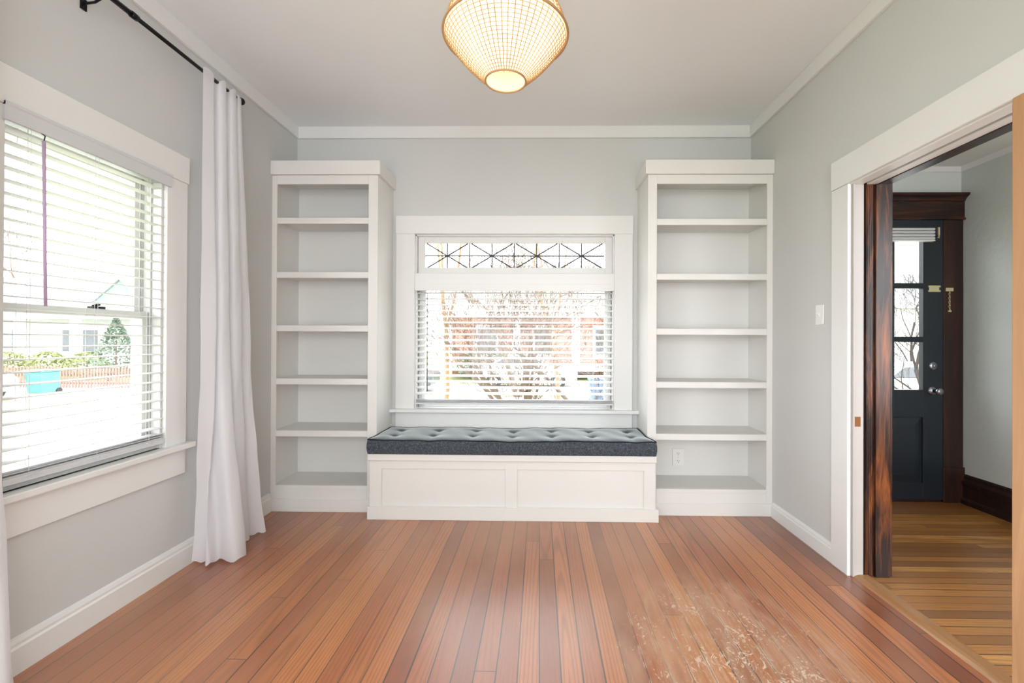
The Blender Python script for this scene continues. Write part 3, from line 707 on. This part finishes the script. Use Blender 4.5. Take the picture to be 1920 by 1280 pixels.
# ------------------------------------------------------------------ raw pine door at the near side of the opening
pd = thing('wooden_door', (1.553, 1.1, 0), 'raw orange pine door leaf at the right edge, across the near side of the opening', 'door')
MB().box(1.534, 1.571, .72, 1.505, .0, 1.992).build('leaf', 'pine', pd, bev=.006, seg=3)
MB().box(1.531, 1.534, .84, 1.35, .25, .95).box(1.531, 1.534, .84, 1.35, 1.15, 1.82).build('panel', 'pine', pd)

# ------------------------------------------------------------------ front door in the hall end wall
yd = 3.425
d1 = struct(MB().box(3.013, 3.158, YB - .025, YB, .26, DZ1).box(DX0 - .155, DX0 - .013, YB - .025, YB, .26, DZ1), 'door_1', 'sidewood', bev=.003)
MB().box(3.006, HX1 - .001, YB - .034, YB, 0, .262).box(DX0 - .16, DX0 - .008, YB - .034, YB, 0, .262).build('plinth_block', 'sidewood', d1, bev=.003)
MB().box(DX0 - .16, HX1 - .001, YB - .03, YB, DZ1 + .012, 2.245).box(DX0 - .165, HX1 - .001, YB - .04, YB, DZ1, DZ1 + .014).build('head_casing', 'headwood', d1, bev=.002)
prf = [(0, 2.245), (.035, 2.245), (.037, 2.255), (.05, 2.268), (.07, 2.28), (.072, 2.296), (0, 2.296)]
MB().prism([(DX0 - .2, YB - a, z) for a, z in prf], (HX1 - .001 - (DX0 - .2), 0, 0)).build('head_crown', 'headwood', d1)
MB().box(DX0 - .018, DX0 - .001, YB - .01, YB + .15, 0, DZ1).box(DX1 + .001, DX1 + .018, YB - .01, YB + .15, 0, DZ1).box(DX0 - .018, DX1 + .018, YB - .01, YB + .15, DZ1 - .002, DZ1 + .012).build('door_frame', 'sidewood', d1)
MB().box(DX0, DX1, YB - .02, YB + .16, 0, .018).build('threshold', 'sidewood', d1)
# leaf: stiles, rails, muntins
L0, L1 = 3.43, 3.472
gx = [2.136, 2.344, 2.392, 2.600, 2.646, 2.854]; gz = [.837, 1.193, 1.232, 1.592, 1.632, 1.950]
mb = MB().box(DX0, gx[0], L0, L1, .022, DZ1 - .004).box(gx[5], DX1, L0, L1, .022, DZ1 - .004)
mb.box(gx[0], gx[5], L0, L1, gz[5], DZ1 - .004).box(gx[0], gx[5], L0, L1, .634, gz[0]).box(gx[0], gx[5], L0, L1, .022, .147).box(2.42, 2.574, L0, L1, .147, .634)
leaf = mb.build('door_leaf', 'doorpaint', d1, bev=.002)
mb = MB()
for a, b in ((gx[1], gx[2]), (gx[3], gx[4])): mb.box(a, b, L0 + .003, L1 - .003, gz[0], gz[5]).box(a + .012, b - .012, L0 - .002, L0 + .003, gz[0], gz[5])
for a, b in ((gz[1], gz[2]), (gz[3], gz[4])): mb.box(gx[0], gx[5], L0 + .0032, L1 - .0032, a, b).box(gx[0], gx[5], L0 - .0018, L0 + .0032, a + .011, b - .011)
mb.build('muntin', 'doorpaint', leaf, bev=.001)
for i in range(3):
    for j in range(3):
        MB().box(gx[2*i], gx[2*i+1], L0 + .02, L0 + .023, gz[2*j], gz[2*j+1]).build('pane', 'glass', leaf)
for a, b in ((2.136, 2.42), (2.574, 2.857)):
    zA, zB = .147, .634
    mb = MB().box(a, b, L0 + .014, L1 - .01, zA, zB)
    P = lambda x, y, z: (x, y, z)
    # sloped raised field
    i1 = .055
    v = [mb.bm.verts.new(p) for p in ((a+.012, L0+.014, zA+.012), (b-.012, L0+.014, zA+.012), (b-.012, L0+.014, zB-.012), (a+.012, L0+.014, zB-.012), (a+i1, L0+.005, zA+i1), (b-i1, L0+.005, zA+i1), (b-i1, L0+.005, zB-i1), (a+i1, L0+.005, zB-i1))]
    for f in ((0,1,5,4),(1,2,6,5),(2,3,7,6),(3,0,4,7),(4,5,6,7)): mb.bm.faces.new([v[k] for k in f])
    mb.build('raised_panel', 'doorpaint', leaf)
MB().lathe([(0, -.012), (.012, -.012), (.026, -.008), (.032, -.002), (.032, 0)], (2.926, L0, 1.016), 'Y', 28).lathe([(0, -.020), (.011, -.019), (.013, -.012)], (2.926, L0, 1.016), 'Y', 20).build('deadbolt', 'chrome', leaf, smooth=True)
MB().lathe([(.012, -.018), (.026, -.012), (.034, -.004), (.034, 0)], (2.918, L0, .832), 'Y', 28).lathe([(.012, -.018), (.010, -.034), (.020, -.042), (.027, -.055), (.025, -.066), (.012, -.072), (0, -.072)], (2.925, L0, .832), 'Y', 28).build('door_knob', 'chrome', leaf, smooth=True)
MB().box(2.888, 2.975, L0 - .008, L0, 1.565, 1.578).box(2.888, 2.975, L0 - .008, L0, 1.600, 1.613).box(2.895, 2.968, L0 - .004, L0, 1.578, 1.600).build('chain_slide', 'pale_brass', leaf, bev=.001)
MB().box(2.955, 2.968, L0 - .01, L0, 1.985, 2.045).tube([(2.962, L0 - .008, 1.985), (2.955, L0 - .014, 1.965), (2.95, L0 - .01, 1.972)], .005, 8).build('hinge_hook', 'pale_brass', leaf)
# chain hanging on the casing
ch = thing('door_chain', (3.055, YB - .027, 1.55), 'short brass security chain hanging on the dark casing right of the front door', 'door chain')
MB().box(3.025, 3.080, YB - .031, YB - .025, 1.572, 1.598).build('mount_plate', 'pale_brass', ch, bev=.001)
mb = MB()
for k in range(9):
    zc = 1.565 - k * .0155; cx = 3.052 - .003 * (k % 2)
    pts = [(cx + (.0055 if k % 2 else .003) * math.cos(a), YB - .031 + (.003 if k % 2 else .0055) * math.sin(a) * .6, zc + .010 * math.sin(a)) for a in [2*PI*q/10 for q in range(10)]]
    mb.tube(pts, .0016, 5, closed=True)
mb.box(3.040, 3.062, YB - .034, YB - .028, 1.418, 1.43)
mb.build('chain', 'pale_brass', ch)
# folded cellular shade over the door glass
mb = MB()
for k in range(4):
    z = 2.036 - k * .0225; mb.prism([(2.08, L0 - .001, z), (2.08, L0 - .036, z - .003), (2.08, L0 - .041, z - .011), (2.08, L0 - .036, z - .019), (2.08, L0 - .001, z - .0222)], (2.908 - 2.08, 0, 0))
mb.build('pleated_shade', M['rail'], leaf, label='white pleated shade folded up at the top of the glass')
MB().box(2.08, 2.912, L0 - .038, L0 - .001, 1.936, 1.946).build('shade_bar', 'blind', leaf, bev=.002, label='white bottom bar of the folded shade')

# ------------------------------------------------------------------ pendant lamp
LX, LY = -.123, 1.6
pl = thing('pendant_lamp', (LX, LY, H), 'lit woven cane pendant lamp hanging from the ceiling', 'pendant lamp')
prof = [(.070, 2.110), (.098, 2.132), (.128, 2.160), (.160, 2.195), (.190, 2.232), (.2165, 2.268), (.206, 2.31), (.188, 2.35), (.170, 2.392), (.152, 2.44), (.135, 2.49), (.118, 2.54), (.10, 2.58)]
def interp(pf, n):
    out = []
    Ls = [0]
    for a, b in zip(pf, pf[1:]): Ls.append(Ls[-1] + math.hypot(a[0] - b[0], a[1] - b[1]))
    for k in range(n + 1):
        d = Ls[-1] * k / n
        for i in range(len(pf) - 1):
            if d <= Ls[i + 1] + 1e-9:
                f = (d - Ls[i]) / (Ls[i + 1] - Ls[i]); out.append((pf[i][0] * (1 - f) + pf[i + 1][0] * f, pf[i][1] * (1 - f) + pf[i + 1][1] * f)); break
    return out
fine = interp(prof, 48)
MB().lathe([(r - .003, z) for r, z in fine], (LX, LY, 0), 'Z', 96).build('shade_liner', 'liner', pl, smooth=True, label='glowing cream shade lining')
mb = MB(); NR = 56
for k in range(NR):
    a = 2 * PI * k / NR
    mb.tube([(LX + r * math.cos(a), LY + r * math.sin(a), z) for r, z in fine[::3]], .0015, 4, caps=False)
for r, z in fine[1:-1]:
    mb.tube([(LX + r * math.cos(2*PI*q/72), LY + r * math.sin(2*PI*q/72), z) for q in range(72)], .0012, 4, closed=True)
mb.build('cane_weave', 'cane', pl)
for r, z, tr in ((.071, 2.109, .0035), (.2185, 2.268, .0045), (.10, 2.582, .004)):
    MB().tube([(LX + r * math.cos(2*PI*q/72), LY + r * math.sin(2*PI*q/72), z) for q in range(72)], tr, 8, closed=True).build('rim_ring', 'cane', pl, smooth=True)
MB().lathe([(0, 2.285), (.012, 2.288), (.024, 2.30), (.030, 2.325), (.026, 2.35), (.016, 2.372), (.013, 2.39)], (LX, LY, 0), 'Z', 24).build('bulb', 'bulb', pl, smooth=True)
MB().lathe([(0, 2.388), (.018, 2.388), (.018, 2.45), (.006, 2.46), (.006, 2.79), (.055, 2.795), (.06, H), (0, H)], (LX, LY, 0), 'Z', 24).build('stem', 'blackmetal', pl, smooth=False)
mb = MB()
for k in range(3):
    a = 2 * PI * k / 3; mb.tube([(LX, LY, 2.57), (LX + .1 * math.cos(a), LY + .1 * math.sin(a), 2.582)], .0015, 5)
mb.build('spider', 'blackmetal', pl)
ld = bpy.data.lights.new('pendant_bulb_light', 'POINT'); ld.energy = 1.7; ld.color = (1, .87, .64); ld.shadow_soft_size = .03
lo = bpy.data.objects.new('pendant_bulb_light', ld); COL.objects.link(lo); lo.location = (LX, LY, 2.262)

# ================================================================== OUTSIDE
random.seed(11)
struct(box(-60, 60, YB + .17, 70, GZ - .2, GZ), 'ground_front', 'grass')
struct(box(-60, XL - .17, -12, YB + .17, GZ - .2, GZ), 'ground_side', 'grass')
struct(MB().box(-60, 60, 17.5, 21.5, GZ, GZ + .03), 'road', 'asphalt')
struct(MB().box(-60, 60, 15.2, 16.6, GZ, GZ + .04), 'sidewalk', 'concrete')
struct(MB().box(-14.5, -4.2, 2.5, 15.2, GZ, GZ + .035).box(-1.9, .9, 10.2, 15.2, GZ, GZ + .036), 'driveway', 'concrete')
struct(MB().box(2.6, 14, 6.2, 15.2, GZ, GZ + .036), 'front_path', 'concrete')
# foundation skirt, eave with bracket over the left window, porch roof over the front door
struct(MB().box(XL - .17, XL - .02, YR, YB + .15, GZ, -.12).box(XL - .17, 6, YB + .02, YB + .16, GZ, -.12), 'foundation', 'brick')
ev = struct(MB().box(XL - 1.05, XL - .16, -2, YB + .7, 2.36, 2.42), 'eave_soffit', 'whitepaint')
MB().box(XL - 1.09, XL - 1.05, -2, YB + .7, 2.28, 2.5).build('fascia', 'whitepaint', ev)
MB().box(XL - .95, XL - .16, 2.62, 2.72, 2.24, 2.36).prism([(XL - .16, 2.63, 1.75), (XL - .16, 2.63, 1.86), (XL - .72, 2.63, 2.24), (XL - .84, 2.63, 2.24)], (0, .08, 0)).build('eave_bracket', 'whitepaint', ev)
pr_ = struct(MB().box(1.9, 6.4, YB + .17, 5.95, 2.34, 2.42), 'porch_roof', 'siding')
mb = MB()
for k in range(22): mb.box(1.9, 6.4, YB + .25 + k * .105, YB + .26 + k * .105, 2.334, 2.34)
mb.build('soffit_board', 'whitepaint', pr_)
MB().box(1.9, 6.4, 5.8, 5.95, 2.06, 2.34).build('porch_beam', 'whitepaint', pr_)
struct(MB().box(1.9, 6.4, YB + .17, 5.95, -.3, -.12), 'porch_floor', 'concrete')

def tree(loc, h, spread, stems, m, label, lean=0.0, depth=5, r0=.09, seed=1, up=.55, group=None, name='bare_tree', sides=5, first=.3, rmin=.004):
    rnd = random.Random(seed); mb = MB(); mt = MB(); L = Vector(loc)
    def grow(p, d, ln, r, lev):
        n = 3; pts = [p]; rr = [r]
        for i in range(n):
            d = (d + Vector((rnd.uniform(-1, 1), rnd.uniform(-1, 1), rnd.uniform(-.3, .6))) * .16).normalized()
            p = p + d * ln / n; pts.append(p); rr.append(r * (1 - .35 * (i + 1) / n))
        (mb if lev < 2 else mt).tube(pts, rr, sides if lev < 2 else 3, caps=False)
        if lev >= depth: return
        k = 3 if lev < 2 else (3 if lev < depth - 1 else 2)
        for _ in range(k):
            q = pts[rnd.choice((1, 2, 3, 3))]
            nd = (d * up + Vector((rnd.uniform(-1, 1), rnd.uniform(-1, 1), rnd.uniform(-.15, .8))) * spread).normalized()
            grow(q, nd, ln * rnd.uniform(.6, .85), max(rr[-1] * rnd.uniform(.55, .8), rmin), lev + 1)
    for s_ in range(stems):
        a = rnd.uniform(0, 2 * PI) if stems > 1 else 0
        d = Vector((math.cos(a) * .5 * (stems > 1) + lean, math.sin(a) * .4 * (stems > 1), 1)).normalized()
        grow(L + Vector((math.cos(a), math.sin(a), 0)) * .06 * stems, d, h * first, r0 * rnd.uniform(.8, 1.1), 0)
    t_ = thing(name, loc, label, 'tree', group)
    mb.build('trunk', m, t_, smooth=True); mt.build('branches', m, t_)
    return t_
tree((.15, 7.6, GZ), 4.6, .75, 5, 'bark', 'bare many-stemmed tree just outside the back window, low spreading branches', depth=6, r0=.075, seed=5, up=.6)
tree((-2.05, 9.2, GZ), 7, .45, 1, 'bark_tan', 'straight brown bare trunk seen at the left of the back window', depth=5, r0=.06, seed=8, first=.5)
tree((.42, 10.8, GZ), 7.5, .45, 1, 'bark_tan', 'straight tan bare trunk seen right of centre in the back window', depth=5, r0=.055, seed=9, first=.5)
tree((-.8, 16.9, GZ), 7, .7, 2, 'bark', 'bare street tree in front of the brick house', depth=5, r0=.10, seed=21, rmin=.012)
tree((9.6, 11.3, GZ), 5.2, .7, 3, 'bark_dark', 'dark bare tree seen through the front door glass', depth=6, r0=.075, seed=14)
tree((17.5, 21.6, GZ), 8, .6, 1, 'bark_dark', 'taller bare tree behind the dark one beyond the front door', depth=5, r0=.08, seed=31)
tree((-46, 40.5, GZ), 15, .55, 1, 'bark', 'bare tree rising above the neighbouring roof in the left window', depth=5, r0=.34, seed=44, rmin=.035)

def leafy(loc, rx, ry, h, n, m, label, seed, cone=False, cat='shrub', name='shrub', group=None):
    rnd = random.Random(seed); mb = MB(); L = Vector(loc)
    for _ in range(n):
        a = rnd.uniform(0, 2 * PI); f = rnd.random() ** .8; k = (1 - f) if cone else math.sqrt(max(0, 1 - (2 * f - 1) ** 2)) 
        q = k * rnd.uniform(.6, 1.05)
        c = L + Vector((math.cos(a) * rx * q, math.sin(a) * ry * q, .1 + f * h))
        d = Vector((rnd.uniform(-1, 1), rnd.uniform(-1, 1), rnd.uniform(-.6, .8))).normalized(); s_ = rnd.uniform(.05, .12)
        e = d.orthogonal().normalized() * s_ * .45
        v = [mb.bm.verts.new(c + x) for x in (-d * s_, e, d * s_, -e)]; mb.bm.faces.new(v)
    t_ = thing(name, loc, label, cat, group)
    mb.build('foliage', m, t_)
    MB().tube([L, L + Vector((0, 0, h * .85))], [.05, .015], 6).build('stem', 'bark', t_)
    return t_
leafy((-20.3, 21.5, GZ), 1.5, 1.3, 3.1, 1700, 'leaf', 'dark evergreen bush before the neighbouring porch', 2, True)
leafy((-17.4, 20.3, GZ), .8, .8, 2.2, 900, 'leaf', 'smaller evergreen bush right of the dark one', 4)
for k, xx in enumerate((-26.9, -24.85, -22.8)):
    leafy((xx, 22.6, GZ), .95, .7, 1.3, 1000, 'leaf2', ('yellow green hedge shrub farthest left before the neighbouring porch', 'middle yellow green hedge shrub before the neighbouring porch', 'yellow green hedge shrub nearest the dark evergreen')[k], 10 + k, group='hedge shrubs')
leafy((-2.6, 22.4, GZ), 1.6, .8, 1.5, 1200, 'leaf', 'low dark hedge at the left of the brick house', 20)

# neighbouring pale house with porch
nh = thing('house', (-26.5, 28, GZ), 'pale house with porch windows and green gable seen through the left window', 'house')
MB().box(-33, -21, 26, 31, GZ, 2.4).build('wall', 'siding', nh)
MB().box(-33.4, -20.6, 24.3, 26, -.45, -.25).box(-33.4, -20.6, 24.2, 24.4, 2.2, 2.5).build('porch', 'whitepaint', nh)
for xx in (-31.5, -28.4, -25.3, -21.2): MB().box(xx - .18, xx + .18, 24.25, 24.55, -.25, 2.2).build('porch_column', 'whitepaint', nh)
for xx in (-30.2, -27.2, -26.0, -23.0):
    f_ = MB().box(xx - .55, xx + .55, 25.93, 26, .25, 1.75).build('window', 'whitepaint', nh); MB().box(xx - .42, xx + .42, 25.9, 25.93, .38, 1.62).build('pane', 'darkpane', f_)
MB().prism([(-33.6, 24.0, 2.5), (-33.6, 31.4, 2.5), (-33.6, 28, 4.9)], (13.2, 0, 0)).build('roof', 'roof', nh)
g_ = MB().prism([(-25.6, 25.2, 2.75), (-21.6, 25.2, 2.75), (-23.6, 25.2, 4.4)], (0, 2.2, 0)).build('gable', 'greensiding', nh)
MB().prism([(-25.9, 25.0, 2.6), (-23.6, 25.0, 4.55), (-21.3, 25.0, 2.6), (-21.3, 25.0, 2.75), (-23.6, 25.0, 4.75), (-25.9, 25.0, 2.75)], (0, 2.6, 0)).build('gable_roof', 'whitepaint', g_)
# picket fence along the neighbouring yard
def fence(x0, x1, y, h, m, label, z0=GZ, step=.13):
    f_ = thing('picket_fence', ((x0 + x1) / 2, y, z0), label, 'fence')
    mb = MB(); x_ = x0
    while x_ < x1: mb.prism([(x_, y, z0 + .05), (x_ + .075, y, z0 + .05), (x_ + .075, y, z0 + h - .06), (x_ + .0375, y, z0 + h), (x_, y, z0 + h - .06)], (0, .02, 0)); x_ += step
    mb.build('pickets', m, f_)
    MB().box(x0, x1, y + .02, y + .06, z0 + .2, z0 + .28).box(x0, x1, y + .02, y + .06, z0 + h - .3, z0 + h - .22).build('rail', m, f_)
fence(-24.5, -15.2, 18.6, .95, 'fence', 'red brown picket fence along the neighbouring yard in the left window')
fence(10.5, 19, 16.9, 1.0, 'whitepaint', 'white picket fence beyond the front door')

def wheelie(loc, m, label):
    x, y, z = loc; b_ = thing('wheelie_bin', loc, label, 'bin')
    mb = MB(); P = [(x - .28, y - .3, z + .06), (x + .28, y - .3, z + .06), (x + .34, y - .36, z + .85), (x - .34, y - .36, z + .85)]
    mb.prism(P, (0, .66, 0)).build('body', m, b_, bev=.02)
    MB().box(x - .37, x + .37, y - .40, y + .36, z + .85, z + .93).tube([(x - .3, y + .38, z + .86), (x + .3, y + .38, z + .86)], .02).build('lid', m, b_, bev=.015)
    for s_ in (-1, 1): MB().lathe([(0, -.03), (.11, -.03), (.11, .03), (0, .03)], (x + s_ * .29, y + .3, z + .11), 'X', 16).build('wheel', 'tyre', b_)
wheelie((-18.75, 16.9, GZ), 'teal', 'teal wheeled bin beside the fence in the left window')
wheelie((1.95, 14.6, GZ), 'bluebin', 'blue wheeled bin at the right of the back window')

def car(loc, m, label, rz=0):
    c_ = thing('parked_car', loc, label, 'car', 'parked cars')
    def pm(pts, w0, w1, name, mm, par):
        mb = MB(); x, y, z = loc
        mb.prism([(x + a, y + w0, z + b) for a, b in pts], (0, w1 - w0, 0)); return mb.build(name, mm, par, bev=.04, seg=2)
    body = pm([(-2.2, .3), (-2.25, .75), (-2.1, .92), (-1.3, 1.0), (-.75, 1.0), (1.1, 1.02), (2.0, .9), (2.25, .7), (2.2, .3)], -.85, .85, 'body', m, c_)
    pm([(-1.55, .98), (-.95, 1.42), (.35, 1.46), (1.2, 1.0)], -.72, .72, 'cabin', m, c_)
    pm([(-1.35, 1.02), (-.9, 1.36), (-.25, 1.38), (-.25, 1.02)], -.735, .735, 'window', 'darkpane', c_)
    pm([(-.15, 1.02), (-.15, 1.38), (.32, 1.38), (.98, 1.02)], -.735, .735, 'window', 'darkpane', c_)
    x, y, z = loc
    for a in (-1.35, 1.4):
        for s_ in (-1, 1):
            w_ = MB().lathe([(0, -.1), (.31, -.1), (.33, -.06), (.33, .06), (.31, .1), (0, .1)], (x + a, y + s_ * .8, z + .33), 'Y', 24).build('wheel', 'tyre', c_)
            MB().lathe([(0, -.11), (.18, -.105), (.19, -.09)], (x + a, y + s_ * .8, z + .33), 'Y', 16).build('hub_cap', 'carsilver', w_)
    for s_ in (-1, 1): MB().box(x + .55, x + .75, y + s_ * .86 - .08, y + s_ * .86 + .08, z + 1.0, z + 1.13).build('mirror', m, c_, bev=.02)
    return c_
car((-20.2, 14.6, GZ + .0), 'carsilver', 'silver car with only its front wheel showing at the left window edge')
car((-6.4, 18.3, GZ + .03), 'cardark', 'dark parked car at the left in the back window')
car((-.6, 20.3, GZ + .03), 'carwhite', 'white parked car before the brick house')
car((11.6, 14.2, GZ + .036), 'carwhite', 'white parked car seen through the front door glass')

# brick house across the street
bh = thing('house', (1, 28, GZ), 'brick house with white trim across the street in the back window', 'house')
MB().box(-5, 7.5, 26, 33, GZ, 3.0).build('wall', 'brick', bh)
MB().prism([(-5.6, 25.2, 3.0), (-5.6, 33.6, 3.0), (-5.6, 29.4, 6.0)], (13.7, 0, 0)).build('roof', 'roof', bh)
MB().box(-5.2, 7.7, 23.6, 26, -.4, -.2).box(-5.2, 7.7, 23.5, 23.7, 2.4, 3.0).build('porch', 'whitepaint', bh)
for xx in (-4.8, -1.2, 1.9, 4.8, 7.4): MB().box(xx - .2, xx + .2, 23.5, 23.9, -.2, 2.4).build('porch_column', 'whitepaint', bh)
for xx, w_ in ((-3, 1.3), (.2, 1.2), (3.6, 1.1), (6, 1.0)):
    f_ = MB().box(xx - w_ / 2, xx + w_ / 2, 25.92, 26, .2, 2.0).build('window', 'whitepaint', bh); MB().box(xx - w_ / 2 + .14, xx + w_ / 2 - .14, 25.89, 25.92, .36, 1.86).build('pane', 'darkpane', f_)
hh = thing('house', (17, 28, GZ), 'pale siding house beyond the picket fence past the front door', 'house')
MB().box(13, 26, 26, 33, GZ, 3.0).build('wall', 'siding', hh)
MB().prism([(12.5, 25.4, 3.0), (12.5, 33.6, 3.0), (12.5, 29.4, 5.6)], (14, 0, 0)).build('roof', 'roof', hh)
for xx in (16, 19.5, 23): 
    f_ = MB().box(xx - .55, xx + .55, 25.93, 26, .2, 1.9).build('window', 'whitepaint', hh); MB().box(xx - .42, xx + .42, 25.9, 25.93, .33, 1.76).build('pane', 'darkpane', f_)
